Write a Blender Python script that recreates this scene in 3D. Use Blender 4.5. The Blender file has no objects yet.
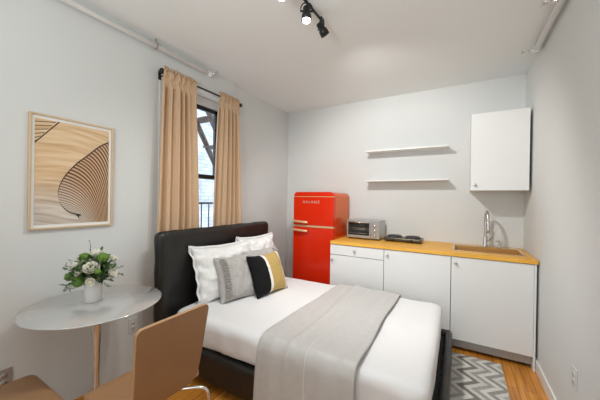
import bpy, bmesh, math, random
from mathutils import Vector, Matrix, noise
random.seed(4)
C = bpy.context.scene.collection
PI = math.pi

# ------------------------------------------------------------------ camera
F_PX, YAW, PITCH, ROLL, CAM_H = 274.924, 0.522587, -0.00346, 0.01494, 1.395
fw = Vector((-math.sin(YAW)*math.cos(PITCH), math.cos(YAW)*math.cos(PITCH), math.sin(PITCH)))
r0 = Vector((math.cos(YAW), math.sin(YAW), 0)); u0 = r0.cross(fw)
rt = r0*math.cos(ROLL)+u0*math.sin(ROLL); up = u0*math.cos(ROLL)-r0*math.sin(ROLL)
cam = bpy.data.objects.new('camera', bpy.data.cameras.new('camera')); C.objects.link(cam)
cam.matrix_world = Matrix(((rt.x, up.x, -fw.x, 0), (rt.y, up.y, -fw.y, 0), (rt.z, up.z, -fw.z, CAM_H), (0, 0, 0, 1)))
cam.data.sensor_width = 36; cam.data.lens = F_PX/600*36; cam.data.clip_start = 0.02
bpy.context.scene.camera = cam

# ------------------------------------------------------------------ light
vs = bpy.context.scene.view_settings
vs.view_transform = 'Standard'; vs.look = 'None'; vs.gamma = 1; vs.use_curve_mapping = False
vs.exposure = 0.0
world = bpy.data.worlds.new('sky'); bpy.context.scene.world = world; world.use_nodes = True
world.node_tree.nodes['Background'].inputs[0].default_value = (.80, .90, 1.0, 1)
world.node_tree.nodes['Background'].inputs[1].default_value = 3.0

def lamp(kind, name, loc, energy, color=(1, 1, 1), aim=None, **kw):
    d = bpy.data.lights.new(name, kind); d.energy = energy; d.color = color
    for k, v in kw.items(): setattr(d, k, v)
    o = bpy.data.objects.new(name, d); C.objects.link(o); o.location = loc
    if aim is not None: o.rotation_euler = (Vector(aim)-Vector(loc)).to_track_quat('-Z', 'Y').to_euler()
    return o
WARM = (1.0, 1.0, .985)
# the three spots of the ceiling track (third one washes the kitchen wall)
lamp('SPOT', 'spot_light', (-.835, 1.82, 2.545), 74, WARM, (-.60, 3.6, .92), spot_size=2.2, spot_blend=.62, shadow_soft_size=.022)
lamp('SPOT', 'spot_light', (-.885, 1.585, 2.50), 34, WARM, (-1.5, 2.1, 0), spot_size=2.6, spot_blend=1, shadow_soft_size=.04)
lamp('SPOT', 'spot_light', (-.93, 1.30, 2.50), 30, WARM, (-.9, 1.2, 0), spot_size=2.6, spot_blend=1, shadow_soft_size=.04)
# unseen fill lights added behind the camera: one broad and level, one aimed up
lamp('AREA', 'added_rear_fill', (-.6, -1.95, 1.55), 27, (.90, .97, 1.0), (-.6, 3, 2.0), shape='RECTANGLE', size=2.2, size_y=1.7)
lamp('AREA', 'added_upward_fill', (-.6, -.35, 1.75), 17, (.88, .97, .99), (-.75, .4, 2.72), shape='DISK', size=.45)

# ------------------------------------------------------------------ materials
MATS = {}
def mat(name, col, rough=.5, metal=0., spec=.5, coat=0., bump=0., bscale=200., var=0., vscale=6., sheen=0., emit=None, est=0., stretch=None, detail=4):
    if name in MATS: return MATS[name]
    m = bpy.data.materials.new(name); m.use_nodes = True; nt = m.node_tree; b = nt.nodes['Principled BSDF']
    b.inputs['Base Color'].default_value = (*col, 1); b.inputs['Roughness'].default_value = rough
    b.inputs['Metallic'].default_value = metal; b.inputs['Specular IOR Level'].default_value = spec
    b.inputs['Coat Weight'].default_value = coat; b.inputs['Coat Roughness'].default_value = .06
    b.inputs['Sheen Weight'].default_value = sheen
    if emit: b.inputs['Emission Color'].default_value = (*emit, 1); b.inputs['Emission Strength'].default_value = est
    tc = nt.nodes.new('ShaderNodeTexCoord'); mp = nt.nodes.new('ShaderNodeMapping')
    nt.links.new(tc.outputs['Object'], mp.inputs[0])
    if stretch: mp.inputs['Scale'].default_value = stretch
    if var:
        n = nt.nodes.new('ShaderNodeTexNoise'); n.inputs['Scale'].default_value = vscale; n.inputs['Detail'].default_value = detail
        nt.links.new(mp.outputs[0], n.inputs['Vector'])
        r = nt.nodes.new('ShaderNodeMapRange'); r.inputs['From Min'].default_value = .3; r.inputs['From Max'].default_value = .7
        r.inputs['To Min'].default_value = 1-var; r.inputs['To Max'].default_value = 1+var
        mx = nt.nodes.new('ShaderNodeVectorMath'); mx.operation = 'SCALE'; mx.inputs[0].default_value = col
        nt.links.new(n.outputs['Fac'], r.inputs['Value']); nt.links.new(r.outputs[0], mx.inputs['Scale'])
        nt.links.new(mx.outputs[0], b.inputs['Base Color'])
    if bump:
        n = nt.nodes.new('ShaderNodeTexNoise'); n.inputs['Scale'].default_value = bscale; n.inputs['Detail'].default_value = 3
        nt.links.new(mp.outputs[0], n.inputs['Vector'])
        bp = nt.nodes.new('ShaderNodeBump'); bp.inputs['Strength'].default_value = bump; bp.inputs['Distance'].default_value = .004
        nt.links.new(n.outputs['Fac'], bp.inputs['Height']); nt.links.new(bp.outputs[0], b.inputs['Normal'])
    MATS[name] = m; return m

M_WALL = mat('wall_paint', (.69, .695, .68), .75, bump=.05, bscale=60, var=.012, vscale=2)
M_CEIL = mat('ceiling_paint', (.86, .875, .86), .8, bump=.05, bscale=50)
M_TRIM = mat('trim_paint', (.80, .79, .77), .35)
M_BLACK = mat('black_metal', (.012, .012, .012), .4, spec=.4)
M_WFRAME = mat('black_window_paint', (.012, .012, .013), .35)
M_PEDESTAL = mat('satin_chrome', (.80, .79, .78), .25, metal=.8)
M_CHROME = mat('chrome', (.78, .77, .75), .12, metal=1)
M_STEEL = mat('brushed_steel', (.62, .61, .60), .28, metal=1, bump=.03, bscale=90, stretch=(1, 40, 40))
M_LEATHER = mat('black_leather', (.011, .010, .009), .38, spec=.5, bump=.5, bscale=45, var=.2, vscale=8)
M_TAN = mat('tan_leather', (.35, .19, .09), .48, bump=.08, bscale=160, var=.05, vscale=4)
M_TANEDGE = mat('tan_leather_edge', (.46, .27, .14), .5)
M_COTTON = mat('white_cotton', (.83, .82, .81), .85, bump=.12, bscale=60, sheen=.2)
M_SHEET = mat('white_sheet', (.81, .80, .80), .8, bump=.15, bscale=14, sheen=.15)
M_GREY = mat('grey_linen', (.46, .435, .415), .8, bump=.3, bscale=220, var=.06, vscale=40)
M_GREYR = mat('grey_ruffle', (.60, .57, .53), .8, bump=.3, bscale=220, var=.08, vscale=50)
M_THROW = mat('grey_satin_throw', (.53, .515, .495), .5, sheen=.35, bump=.18, bscale=60, var=.04, vscale=25)
M_THROWLINE = mat('throw_seam', (.72, .71, .69), .6)
M_CREAM = mat('cream_fabric', (.80, .77, .70), .85, bump=.2, bscale=200)
M_GOLD = mat('mustard_fabric', (.50, .34, .11), .8, bump=.4, bscale=220, var=.1, vscale=80)
M_VELVET = mat('black_fabric', (.008, .008, .009), .85, spec=.2, bump=.2, bscale=200)
M_CURTAIN = mat('tan_curtain', (.62, .42, .26), .75, bump=.1, bscale=200, sheen=.2, var=.03, vscale=20)
M_RED = mat('red_enamel', (.66, .022, .003), .25, coat=.12, spec=.25)
M_REDSIDE = mat('red_enamel_side', (.70, .05, .004), .12, spec=.5); M_REDSIDE.node_tree.nodes['Principled BSDF'].inputs['IOR'].default_value = 2.6; M_REDSIDE.node_tree.nodes['Principled BSDF'].inputs['Specular Tint'].default_value = (1, .62, .16, 1)  # tan of the wall's reflection put in through the orange specular tint
M_REDSEAL = mat('dark_gap', (.10, .01, .006), .6)
M_BRASS = mat('brass_trim', (.86, .60, .34), .35, metal=.55)
M_CAB = mat('cabinet_white', (.80, .795, .78), .30, spec=.45)
M_CABIN = mat('cabinet_side', (.70, .70, .69), .4)
M_PLINTH = mat('plinth_grey', (.44, .44, .43), .4, metal=.2)
M_DARK = mat('dark_void', (.02, .02, .02), .7)
M_SHELF = mat('shelf_white', (.78, .77, .75), .4)
M_WHITEC = mat('white_ceramic', (.82, .79, .77), .25, coat=.3)
M_TABLE = mat('table_lacquer', (.47, .465, .455), .07, coat=1, spec=.7)
M_TABLE.node_tree.nodes['Principled BSDF'].inputs['Coat IOR'].default_value = 1.9
M_TEDGE = mat('table_edge', (.72, .72, .71), .15, metal=.6)
M_PLATE = mat('outlet_plate', (.66, .655, .64), .35)
M_PLATEG = mat('outlet_plate_steel', (.42, .40, .37), .35, metal=.5)
M_SINK = mat('wood_tinted_steel', (.66, .38, .13), .35, metal=.6)  # golden reflection of the wood painted into the steel basin's colour
M_SINKRIM = mat('sink_rim', (.80, .66, .45), .25, metal=1)
M_TOASTG = mat('oven_glass', (.02, .02, .02), .08, spec=.8)
M_TOASTB = mat('oven_body', (.50, .50, .49), .32, metal=.75)
M_HOTBASE = mat('hotplate_base', (.10, .085, .06), .25, metal=.6)
M_IRON = mat('cast_iron', (.045, .045, .05), .45, metal=.3)
M_BULB = mat('lit_bulb', (1, 1, 1), .4, emit=(1, .95, .85), est=25)
M_LEAF = mat('green_leaf', (.07, .14, .03), .5, var=.35, vscale=30)
M_LEAF2 = mat('dusty_leaf', (.13, .18, .08), .55, var=.3, vscale=30)
M_BUTTON = mat('green_button_flower', (.11, .22, .02), .6, bump=.6, bscale=300)
M_PETAL = mat('cream_petal', (.85, .81, .70), .6)
M_PIPE = mat('painted_pipe', (.86, .855, .84), .45)
M_RUST = mat('rusty_iron', (.10, .075, .06), .7, var=.3, vscale=10)
M_RAIL = mat('dark_iron_rail', (.03, .035, .045), .6)

def wood_planks():
    m = bpy.data.materials.new('orange_wood_floor'); m.use_nodes = True; nt = m.node_tree; b = nt.nodes['Principled BSDF']
    tc = nt.nodes.new('ShaderNodeTexCoord'); mp = nt.nodes.new('ShaderNodeMapping'); mp.inputs['Rotation'].default_value = (0, 0, PI/2)
    nt.links.new(tc.outputs['Object'], mp.inputs[0])
    br = nt.nodes.new('ShaderNodeTexBrick'); nt.links.new(mp.outputs[0], br.inputs['Vector'])
    br.inputs['Scale'].default_value = 1; br.inputs['Brick Width'].default_value = 1.1; br.inputs['Row Height'].default_value = .058
    br.inputs['Mortar Size'].default_value = .0012; br.inputs['Color1'].default_value = (.50, .185, .028, 1); br.inputs['Color2'].default_value = (.66, .27, .042, 1)
    br.inputs['Mortar'].default_value = (.12, .04, .012, 1); br.offset = .37
    n = nt.nodes.new('ShaderNodeTexNoise'); n.inputs['Scale'].default_value = 5; n.inputs['Detail'].default_value = 8
    m2 = nt.nodes.new('ShaderNodeMapping'); m2.inputs['Scale'].default_value = (9, .6, 1); nt.links.new(tc.outputs['Object'], m2.inputs[0]); nt.links.new(m2.outputs[0], n.inputs['Vector'])
    r = nt.nodes.new('ShaderNodeMapRange'); r.inputs['From Min'].default_value = .3; r.inputs['From Max'].default_value = .7; r.inputs['To Min'].default_value = .7; r.inputs['To Max'].default_value = 1.25
    nt.links.new(n.outputs['Fac'], r.inputs['Value'])
    s = nt.nodes.new('ShaderNodeVectorMath'); s.operation = 'SCALE'; nt.links.new(br.outputs['Color'], s.inputs[0]); nt.links.new(r.outputs[0], s.inputs['Scale'])
    nt.links.new(s.outputs[0], b.inputs['Base Color']); b.inputs['Roughness'].default_value = .25
    return m
def butcher():
    m = bpy.data.materials.new('beech_worktop'); m.use_nodes = True; nt = m.node_tree; b = nt.nodes['Principled BSDF']
    tc = nt.nodes.new('ShaderNodeTexCoord'); br = nt.nodes.new('ShaderNodeTexBrick'); nt.links.new(tc.outputs['Object'], br.inputs['Vector'])
    br.inputs['Scale'].default_value = 1; br.inputs['Brick Width'].default_value = .45; br.inputs['Row Height'].default_value = .042; br.inputs['Mortar Size'].default_value = .0005
    br.inputs['Color1'].default_value = (.80, .40, .055, 1); br.inputs['Color2'].default_value = (.88, .47, .08, 1); br.inputs['Mortar'].default_value = (.55, .27, .06, 1)
    n = nt.nodes.new('ShaderNodeTexNoise'); n.inputs['Scale'].default_value = 6; n.inputs['Detail'].default_value = 6
    m2 = nt.nodes.new('ShaderNodeMapping'); m2.inputs['Scale'].default_value = (1, 14, 14); nt.links.new(tc.outputs['Object'], m2.inputs[0]); nt.links.new(m2.outputs[0], n.inputs['Vector'])
    r = nt.nodes.new('ShaderNodeMapRange'); r.inputs['From Min'].default_value = .3; r.inputs['From Max'].default_value = .7; r.inputs['To Min'].default_value = .88; r.inputs['To Max'].default_value = 1.08
    nt.links.new(n.outputs['Fac'], r.inputs['Value'])
    s = nt.nodes.new('ShaderNodeVectorMath'); s.operation = 'SCALE'; nt.links.new(br.outputs['Color'], s.inputs[0]); nt.links.new(r.outputs[0], s.inputs['Scale'])
    nt.links.new(s.outputs[0], b.inputs['Base Color']); b.inputs['Roughness'].default_value = .4; b.inputs['Specular IOR Level'].default_value = .25
    return m
def painted_brick():
    m = bpy.data.materials.new('pale_painted_brick'); m.use_nodes = True; nt = m.node_tree; b = nt.nodes['Principled BSDF']
    tc = nt.nodes.new('ShaderNodeTexCoord'); mp = nt.nodes.new('ShaderNodeMapping'); mp.inputs['Rotation'].default_value = (0, -PI/2, -PI/2)
    sx = nt.nodes.new('ShaderNodeSeparateXYZ'); cx = nt.nodes.new('ShaderNodeCombineXYZ')
    nt.links.new(tc.outputs['Object'], sx.inputs[0]); nt.links.new(sx.outputs[1], cx.inputs[0]); nt.links.new(sx.outputs[2], cx.inputs[1])
    br = nt.nodes.new('ShaderNodeTexBrick'); nt.links.new(cx.outputs[0], br.inputs['Vector'])
    br.inputs['Scale'].default_value = 1; br.inputs['Brick Width'].default_value = .21; br.inputs['Row Height'].default_value = .075; br.inputs['Mortar Size'].default_value = .008
    br.inputs['Color1'].default_value = (.62, .68, .74, 1); br.inputs['Color2'].default_value = (.46, .50, .56, 1); br.inputs['Mortar'].default_value = (.40, .44, .50, 1)
    n = nt.nodes.new('ShaderNodeTexNoise'); n.inputs['Scale'].default_value = 4; n.inputs['Detail'].default_value = 8; nt.links.new(cx.outputs[0], n.inputs['Vector'])
    r = nt.nodes.new('ShaderNodeMapRange'); r.inputs['From Min'].default_value = .3; r.inputs['From Max'].default_value = .7; r.inputs['To Min'].default_value = .75; r.inputs['To Max'].default_value = 1.2
    nt.links.new(n.outputs['Fac'], r.inputs['Value'])
    s = nt.nodes.new('ShaderNodeVectorMath'); s.operation = 'SCALE'; nt.links.new(br.outputs['Color'], s.inputs[0]); nt.links.new(r.outputs[0], s.inputs['Scale'])
    nt.links.new(s.outputs[0], b.inputs['Base Color']); b.inputs['Roughness'].default_value = .8
    return m
M_FLOOR = wood_planks(); M_TOP = butcher(); M_BRICK = painted_brick()
def glass_mat():
    m = bpy.data.materials.new('window_glass'); m.use_nodes = True; nt = m.node_tree
    nt.nodes.remove(nt.nodes['Principled BSDF']); out = nt.nodes['Material Output']
    t = nt.nodes.new('ShaderNodeBsdfTransparent'); g = nt.nodes.new('ShaderNodeBsdfGlossy'); g.inputs['Roughness'].default_value = .02
    mx = nt.nodes.new('ShaderNodeMixShader'); mx.inputs[0].default_value = .06
    nt.links.new(t.outputs[0], mx.inputs[1]); nt.links.new(g.outputs[0], mx.inputs[2]); nt.links.new(mx.outputs[0], out.inputs[0])
    return m
M_GLASS = glass_mat()
def vcol_mat(name, rough=.6):
    m = bpy.data.materials.new(name); m.use_nodes = True; nt = m.node_tree
    a = nt.nodes.new('ShaderNodeVertexColor'); a.layer_name = 'Col'
    nt.links.new(a.outputs[0], nt.nodes['Principled BSDF'].inputs['Base Color']); nt.nodes['Principled BSDF'].inputs['Roughness'].default_value = rough
    return m

# ------------------------------------------------------------------ helpers
def add_box(bm, lo, hi, rot=None, origin=None, mi=0):
    lo, hi = Vector(lo), Vector(hi); c = (lo+hi)/2; s = hi-lo
    r = bmesh.ops.create_cube(bm, size=1); vs_ = r['verts']
    for v in vs_:
        v.co = Vector((v.co.x*s.x, v.co.y*s.y, v.co.z*s.z))+c
        if rot is not None: v.co = rot @ (v.co-(origin or c))+(origin or c)
    for f in {f for v in vs_ for f in v.link_faces}: f.material_index = mi
    return vs_
def add_cyl(bm, p0, p1, r1, r2=None, n=20, caps=True, mi=0):
    p0, p1 = Vector(p0), Vector(p1); r2 = r1 if r2 is None else r2; d = p1-p0
    q = Vector((0, 0, 1)).rotation_difference(d.normalized()).to_matrix()
    A = [bm.verts.new(q @ Vector((r1*math.cos(2*PI*i/n), r1*math.sin(2*PI*i/n), 0))+p0) for i in range(n)]
    B = [bm.verts.new(q @ Vector((r2*math.cos(2*PI*i/n), r2*math.sin(2*PI*i/n), 0))+p1) for i in range(n)]
    fs = [bm.faces.new((A[i], A[(i+1) % n], B[(i+1) % n], B[i])) for i in range(n)]
    for f in fs: f.smooth = True
    if caps: fs += [bm.faces.new(A[::-1]), bm.faces.new(B)]
    for f in fs: f.material_index = mi
def add_lathe(bm, prof, at=(0, 0, 0), n=32, axis=None, mi=0):
    at = Vector(at); q = Matrix.Identity(3) if axis is None else Vector((0, 0, 1)).rotation_difference(Vector(axis).normalized()).to_matrix()
    rings = []
    for r, z in prof:
        if r < 1e-6: rings.append([bm.verts.new(q @ Vector((0, 0, z))+at)])
        else: rings.append([bm.verts.new(q @ Vector((r*math.cos(2*PI*i/n), r*math.sin(2*PI*i/n), z))+at) for i in range(n)])
    for a, b in zip(rings, rings[1:]):
        for i in range(n):
            j = (i+1) % n
            if len(a) == 1 and len(b) == 1: continue
            f = bm.faces.new((a[0], b[j], b[i]) if len(a) == 1 else (a[i], a[j], b[0]) if len(b) == 1 else (a[i], a[j], b[j], b[i]))
            f.smooth = True; f.material_index = mi
def smooth_path(pts, k=6):
    P = [Vector(p) for p in pts]; out = []
    for i in range(len(P)-1):
        a = P[max(i-1, 0)]; b = P[i]; c = P[i+1]; d = P[min(i+2, len(P)-1)]
        for j in range(k):
            t = j/k; out.append(.5*((2*b)+(-a+c)*t+(2*a-5*b+4*c-d)*t*t+(-a+3*b-3*c+d)*t**3))
    out.append(P[-1]); return out
def add_tube(bm, pts, r, n=10, mi=0, radii=None):
    P = [Vector(p) for p in pts]; prev = None; nrm = None
    for i, p in enumerate(P):
        t = (P[min(i+1, len(P)-1)]-P[max(i-1, 0)]).normalized()
        if nrm is None: nrm = t.orthogonal().normalized()
        else: nrm = (nrm-t*nrm.dot(t)).normalized()
        bn = t.cross(nrm); rr = radii[i] if radii else r
        ring = [bm.verts.new(p+(nrm*math.cos(2*PI*k/n)+bn*math.sin(2*PI*k/n))*rr) for k in range(n)]
        if prev:
            for k in range(n):
                f = bm.faces.new((prev[k], prev[(k+1) % n], ring[(k+1) % n], ring[k])); f.smooth = True; f.material_index = mi
        else: bm.faces.new(ring[::-1]).material_index = mi
        prev = ring
    bm.faces.new(prev).material_index = mi
def add_rbox(bm, lo, hi, r, n=16, nz=None, mi=0, disp=None):
    """subdivided box whose edges are rounded with radius r"""
    lo, hi = Vector(lo), Vector(hi); c = (lo+hi)/2; h = (hi-lo)/2
    cnt = nz or (n, n, n); ax = []
    for k in range(3):
        inner = h[k]-r; m = max(cnt[k], 1); s = 4
        ax.append([-h[k]+r*(1-math.cos(PI/2*i/s)) for i in range(s)]+[-inner+2*inner*i/m for i in range(m+1)]+[inner+r*math.sin(PI/2*(i+1)/s) for i in range(s)])
        ax[-1][:s] = [-(inner+r*math.sin(PI/2*(s-i)/s)) for i in range(s)]
    V = {}
    L = [len(a) for a in ax]
    def vert(i, j, k):
        key = (i, j, k)
        if key not in V:
            p = Vector((ax[0][i], ax[1][j], ax[2][k])); q = Vector([max(-(h[d]-r), min(h[d]-r, p[d])) for d in range(3)]); e = p-q
            if e.length > 1e-9:
                m = max(abs(e[d]) for d in range(3)); e = e.normalized()*r if True else e
            co = q+e+c
            if disp: co = disp(co, (e.normalized() if e.length > 1e-9 else Vector((0, 0, 1))))
            V[key] = bm.verts.new(co)
        return V[key]
    for d in range(3):
        a, b = [x for x in range(3) if x != d]
        for side in (0, L[d]-1):
            for i in range(L[a]-1):
                for j in range(L[b]-1):
                    q = []
                    for (x, y) in ((i, j), (i+1, j), (i+1, j+1), (i, j+1)):
                        idx = [0, 0, 0]; idx[d] = side; idx[a] = x; idx[b] = y; q.append(vert(*idx))
                    try: f = bm.faces.new(q); f.smooth = True; f.material_index = mi
                    except ValueError: pass
def obj(name, bm, m, parent=None, bevel=0, smooth=False, sub=0, solid=0, loc=None):
    bmesh.ops.recalc_face_normals(bm, faces=bm.faces)
    me = bpy.data.meshes.new(name); bm.to_mesh(me); bm.free()
    for x in (m if isinstance(m, (list, tuple)) else [m]): me.materials.append(x)
    o = bpy.data.objects.new(name, me); C.objects.link(o)
    if smooth:
        for p in me.polygons: p.use_smooth = True
    if solid: s = o.modifiers.new('solid', 'SOLIDIFY'); s.thickness = solid; s.offset = 0
    if bevel: b = o.modifiers.new('bevel', 'BEVEL'); b.width = bevel; b.segments = 3; b.limit_method = 'ANGLE'; b.angle_limit = .6
    if sub: s = o.modifiers.new('sub', 'SUBSURF'); s.levels = sub; s.render_levels = sub
    if parent: o.parent = parent
    if loc: o.location = loc
    return o
def tag(o, label, cat, group=None, kind=None):
    o['label'] = label; o['category'] = cat
    if group: o['group'] = group
    if kind: o['kind'] = kind
    return o
def thing(name, label, cat, loc=(0, 0, 0), rz=0, group=None):
    o = bpy.data.objects.new(name, None); C.objects.link(o); o.location = loc; o.rotation_euler = (0, 0, rz); o.empty_display_size = .05
    return tag(o, label, cat, group)
def struct(name, bm, m, label=None, cat=None, bevel=0, parent=None):
    o = obj(name, bm, m, parent, bevel)
    if parent is None:
        o['kind'] = 'structure'; o['label'] = label; o['category'] = cat or name.split('_')[0]
    return o
def box(name, lo, hi, m, parent=None, bevel=0):
    bm = bmesh.new(); add_box(bm, lo, hi); return obj(name, bm, m, parent, bevel)
def copy_tree(o, loc=None, rz=None, label=None):
    c = o.copy(); C.objects.link(c)
    if loc: c.location = loc
    if rz is not None: c.rotation_euler = (0, 0, rz)
    if label: c['label'] = label
    for ch in list(o.children):
        d = ch.copy(); C.objects.link(d); d.parent = c
        for g in list(ch.children):
            e = g.copy(); C.objects.link(e); e.parent = d
    return c

# ------------------------------------------------------------------ room shell
XL, XLF, XR, YB, YF, H = -2.257, -2.305, .585, 3.606, -2.1, 2.72
bm = bmesh.new(); add_box(bm, (-2.6, YF-.1, -.1), (.75, 3.8, 0)); struct('floor', bm, M_FLOOR, 'orange varnished narrow plank wood floor')
bm = bmesh.new(); add_box(bm, (-2.6, YF-.1, H), (.75, 3.8, H+.1)); struct('ceiling', bm, M_CEIL, 'off white flat painted ceiling')
WY0, WY1, WZ0, WZ1 = 1.45, 2.315, .78, 2.475
bm = bmesh.new()
add_box(bm, (-2.52, YF, 0), (XL, WY0, H)); add_box(bm, (-2.52, WY0, 0), (XL, WY1, WZ0)); add_box(bm, (-2.52, WY0, WZ1), (XL, WY1, H))
add_box(bm, (-2.52, WY1, 0), (XL, 2.37, H)); add_box(bm, (-2.52, 2.37, 0), (XLF, YB, H))
struct('wall_left', bm, M_WALL, 'pale grey painted wall with the window')
bm = bmesh.new(); add_box(bm, (-2.52, YB, 0), (.7, YB+.12, H)); struct('wall_back', bm, M_WALL, 'pale grey wall behind the kitchen counter')
bm = bmesh.new(); add_box(bm, (XR, YF, 0), (XR+.12, YB, H)); struct('wall_right', bm, M_WALL, 'plain pale grey wall on the right')
bm = bmesh.new(); add_box(bm, (-2.52, YF-.12, 0), (.7, YF, H)); struct('wall_front', bm, M_WALL, 'pale grey wall behind the camera')
def baseboard(name, lo, hi, label):
    bm = bmesh.new(); add_box(bm, lo, hi); struct(name, bm, M_TRIM, label, 'baseboard', bevel=.004)
baseboard('baseboard_right', (XR-.014, YF, 0), (XR, 2.985, .095), 'white baseboard along the right wall')

# window: casing, black sashes, panes, sill
bm = bmesh.new()
# white painted reveal lining
for lo, hi in (((-2.45, WY0, WZ0), (XL+.006, WY0+.035, WZ1)), ((-2.45, WY1-.012, WZ0), (XL, WY1, WZ1)), ((-2.45, WY0, WZ1-.09), (-2.37, WY1, WZ1)), ((-2.45, WY0, WZ0), (-2.37, WY0+.09, WZ1)), ((-2.45, WY1-.045, WZ0), (-2.37, WY1, WZ1)), ((-2.45, WY0, WZ1-.012), (XL, WY1, WZ1))): add_box(bm, lo, hi)
win = struct('window_1', bm, M_TRIM, 'black framed double hung sash window in a white reveal behind the tan curtains', 'window')
bm = bmesh.new(); add_box(bm, (-2.47, WY0-.03, WZ0-.03), (XL+.03, WY1+.03, WZ0)); struct('window_sill', bm, M_TRIM, parent=win, bevel=.004)
def sash(x0, x1, z0, z1, t=.042):
    bm = bmesh.new(); a, b = WY0+.09, WY1-.045
    for lo, hi in (((x0, a, z0), (x1, a+t, z1)), ((x0, b-t, z0), (x1, b, z1)), ((x0, a, z0), (x1, b, z0+t)), ((x0, a, z1-t), (x1, b, z1))): add_box(bm, lo, hi)
    s = struct('window_sash', bm, M_WFRAME, parent=win)
    g = box('window_pane', ((x0+x1)/2-.002, a+t, z0+t), ((x0+x1)/2+.002, b-t, z1-t), M_GLASS, s); return s
sash(-2.445, -2.415, 1.60, WZ1-.088); sash(-2.41, -2.38, WZ0, 1.645)

# outside the window
bm = bmesh.new(); add_box(bm, (-4.75, 0.5, -3), (-4.6, 9, 7)); tag(obj('brick_building', bm, M_BRICK), 'pale painted brick building across the air shaft outside the window', 'building')
fe = thing('fire_escape', 'rusty iron fire escape with stair and railing outside the window', 'fire escape', (-3.1, 2.6, 0))
def fe_obj(name, bm, m): o = obj(name, bm, m, fe); o.matrix_parent_inverse = Matrix.Translation((3.1, -2.6, 0)); return o
# sloping stair stringers and treads: falling to the right seen from the room
for dx in (-.16, .16):
    bm = bmesh.new(); add_tube(bm, [(-3.2+dx, 2.2, 3.35), (-3.2+dx, 3.35, 1.55)], .04, n=4); fe_obj('stringer', bm, M_RUST)
for k in range(5):
    y = 2.28+k*.225; z = 3.22-k*.353
    bm = bmesh.new(); add_box(bm, (-3.36, y-.09, z-.012), (-3.04, y+.09, z+.012)); fe_obj('tread', bm, M_RUST)
bm = bmesh.new(); add_tube(bm, [(-3.0, 1.0, 1.32), (-3.0, 4.2, 1.32)], .014); add_tube(bm, [(-3.0, 1.0, .55), (-3.0, 4.2, .55)], .012); fe_obj('railing', bm, M_RAIL)
for k in range(26):
    bm = bmesh.new(); add_cyl(bm, (-3.0, 1.05+k*.125, .5), (-3.0, 1.05+k*.125, 1.32), .008, n=8); fe_obj('baluster', bm, M_RAIL)
bm = bmesh.new(); add_box(bm, (-3.9, 1.0, .45), (-3.0, 4.2, .5)); fe_obj('landing', bm, M_RUST)

# ------------------------------------------------------------------ curtains
RZ = 2.458
rod = thing('curtain_rod', 'thin black metal curtain rod above the window', 'curtain rod', (-2.18, 1.447, RZ))
bm = bmesh.new(); add_cyl(bm, (0, 0, 0), (0, .913, 0), .008); obj('pole', bm, M_BLACK, rod)
for y in (-.005, .918):
    bm = bmesh.new(); s = 1 if y > .5 else -1
    add_lathe(bm, [(0, -.005), (.012, 0), (.012, .01), (.02, .016), (.024, .03), (.018, .044), (0, .05)], (0, y-s*.01, 0), 20, (0, s, 0)); obj('finial', bm, M_BLACK, rod)
for y in (.003, .906):
    bm = bmesh.new(); add_box(bm, (-.077, y-.012, -.05), (-.07, y+.012, .03)); add_tube(bm, smooth_path([(-.07, y, -.02), (-.04, y, -.025), (-.01, y, -.02), (0, y, -.01)]), .005); add_lathe(bm, [(.0082, -.006), (.013, -.006), (.013, .006), (.0082, .006)], (0, y, 0), 16, (0, 1, 0)); obj('bracket', bm, M_BLACK, rod)
def curtain(y0t, y1t, y0b, y1b, label, ph, z1=.06, flat_from=2):
    bm = bmesh.new(); nu, nv = 150, 90; g = []
    for j in range(nv+1):
        v = (j/nv)**1.5; z = (RZ+.038)*(1-v)+z1*v; row = []
        s = min(1, v*1.6)**.8
        y0 = y0t+(y0b-y0t)*s; y1 = y1t+(y1b-y1t)*s
        head = max(0, 1-v/.035)
        for i in range(nu+1):
            u = i/nu
            dz = (RZ+.038)-z; uu = u+.035*noise.noise(Vector((u*3.1, v*.6, ph)))+.02*noise.noise(Vector((u*8, v*1.2, ph+5)))
            flat = 1-.75*max(0, min(1, (u-flat_from)*12))
            w = math.sin(2*PI*5.6*uu+ph); w = math.copysign(abs(w)**.7, w)+.35*math.sin(2*PI*12.7*uu+ph*2)
            low = min(1, max(0, dz-.07)*11)
            x = .006+low*(.030+.010*v)*flat*w*.8+(1-low)*.004*math.sin(2*PI*19*uu)
            if dz < .085: x = max(.0105, .018+.013*w*flat+.004*math.sin(2*PI*21*uu))
            if dz < .030: x = .010+.013*math.sin(2*PI*13*uu+2*dz*40)+.006*math.sin(2*PI*29*u)
            elif low < 1: x = max(x, .0105)
            if z < 1.2: x = min(x, .034)
            x += .008*noise.noise(Vector((u*5, v*3, ph)))*min(1, v*5)
            yy = y0+(y1-y0)*(u+.006*math.sin(2*PI*5.6*u+ph+1.3)*min(1, v*4))
            zz = z+(.012*abs(math.sin(2*PI*8*u+ph)) if j == 0 else 0)+(.006*math.sin(2*PI*9*u) if j == nv else 0)
            row.append(bm.verts.new((-2.182+x, yy, zz)))
        g.append(row)
    for j in range(nv):
        for i in range(nu):
            f = bm.faces.new((g[j][i], g[j][i+1], g[j+1][i+1], g[j+1][i])); f.smooth = True
    o = obj('curtain', bm, M_CURTAIN, solid=.003); tag(o, label, 'curtain', 'curtains on the window'); return o
curtain(1.43, 1.765, 1.375, 1.84, 'tan gathered curtain panel on the left side of the window, nearer the picture', .4, flat_from=.74)
curtain(2.06, 2.345, 1.98, 2.44, 'tan gathered curtain panel on the right side of the window, nearer the fridge', 2.1)

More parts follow.
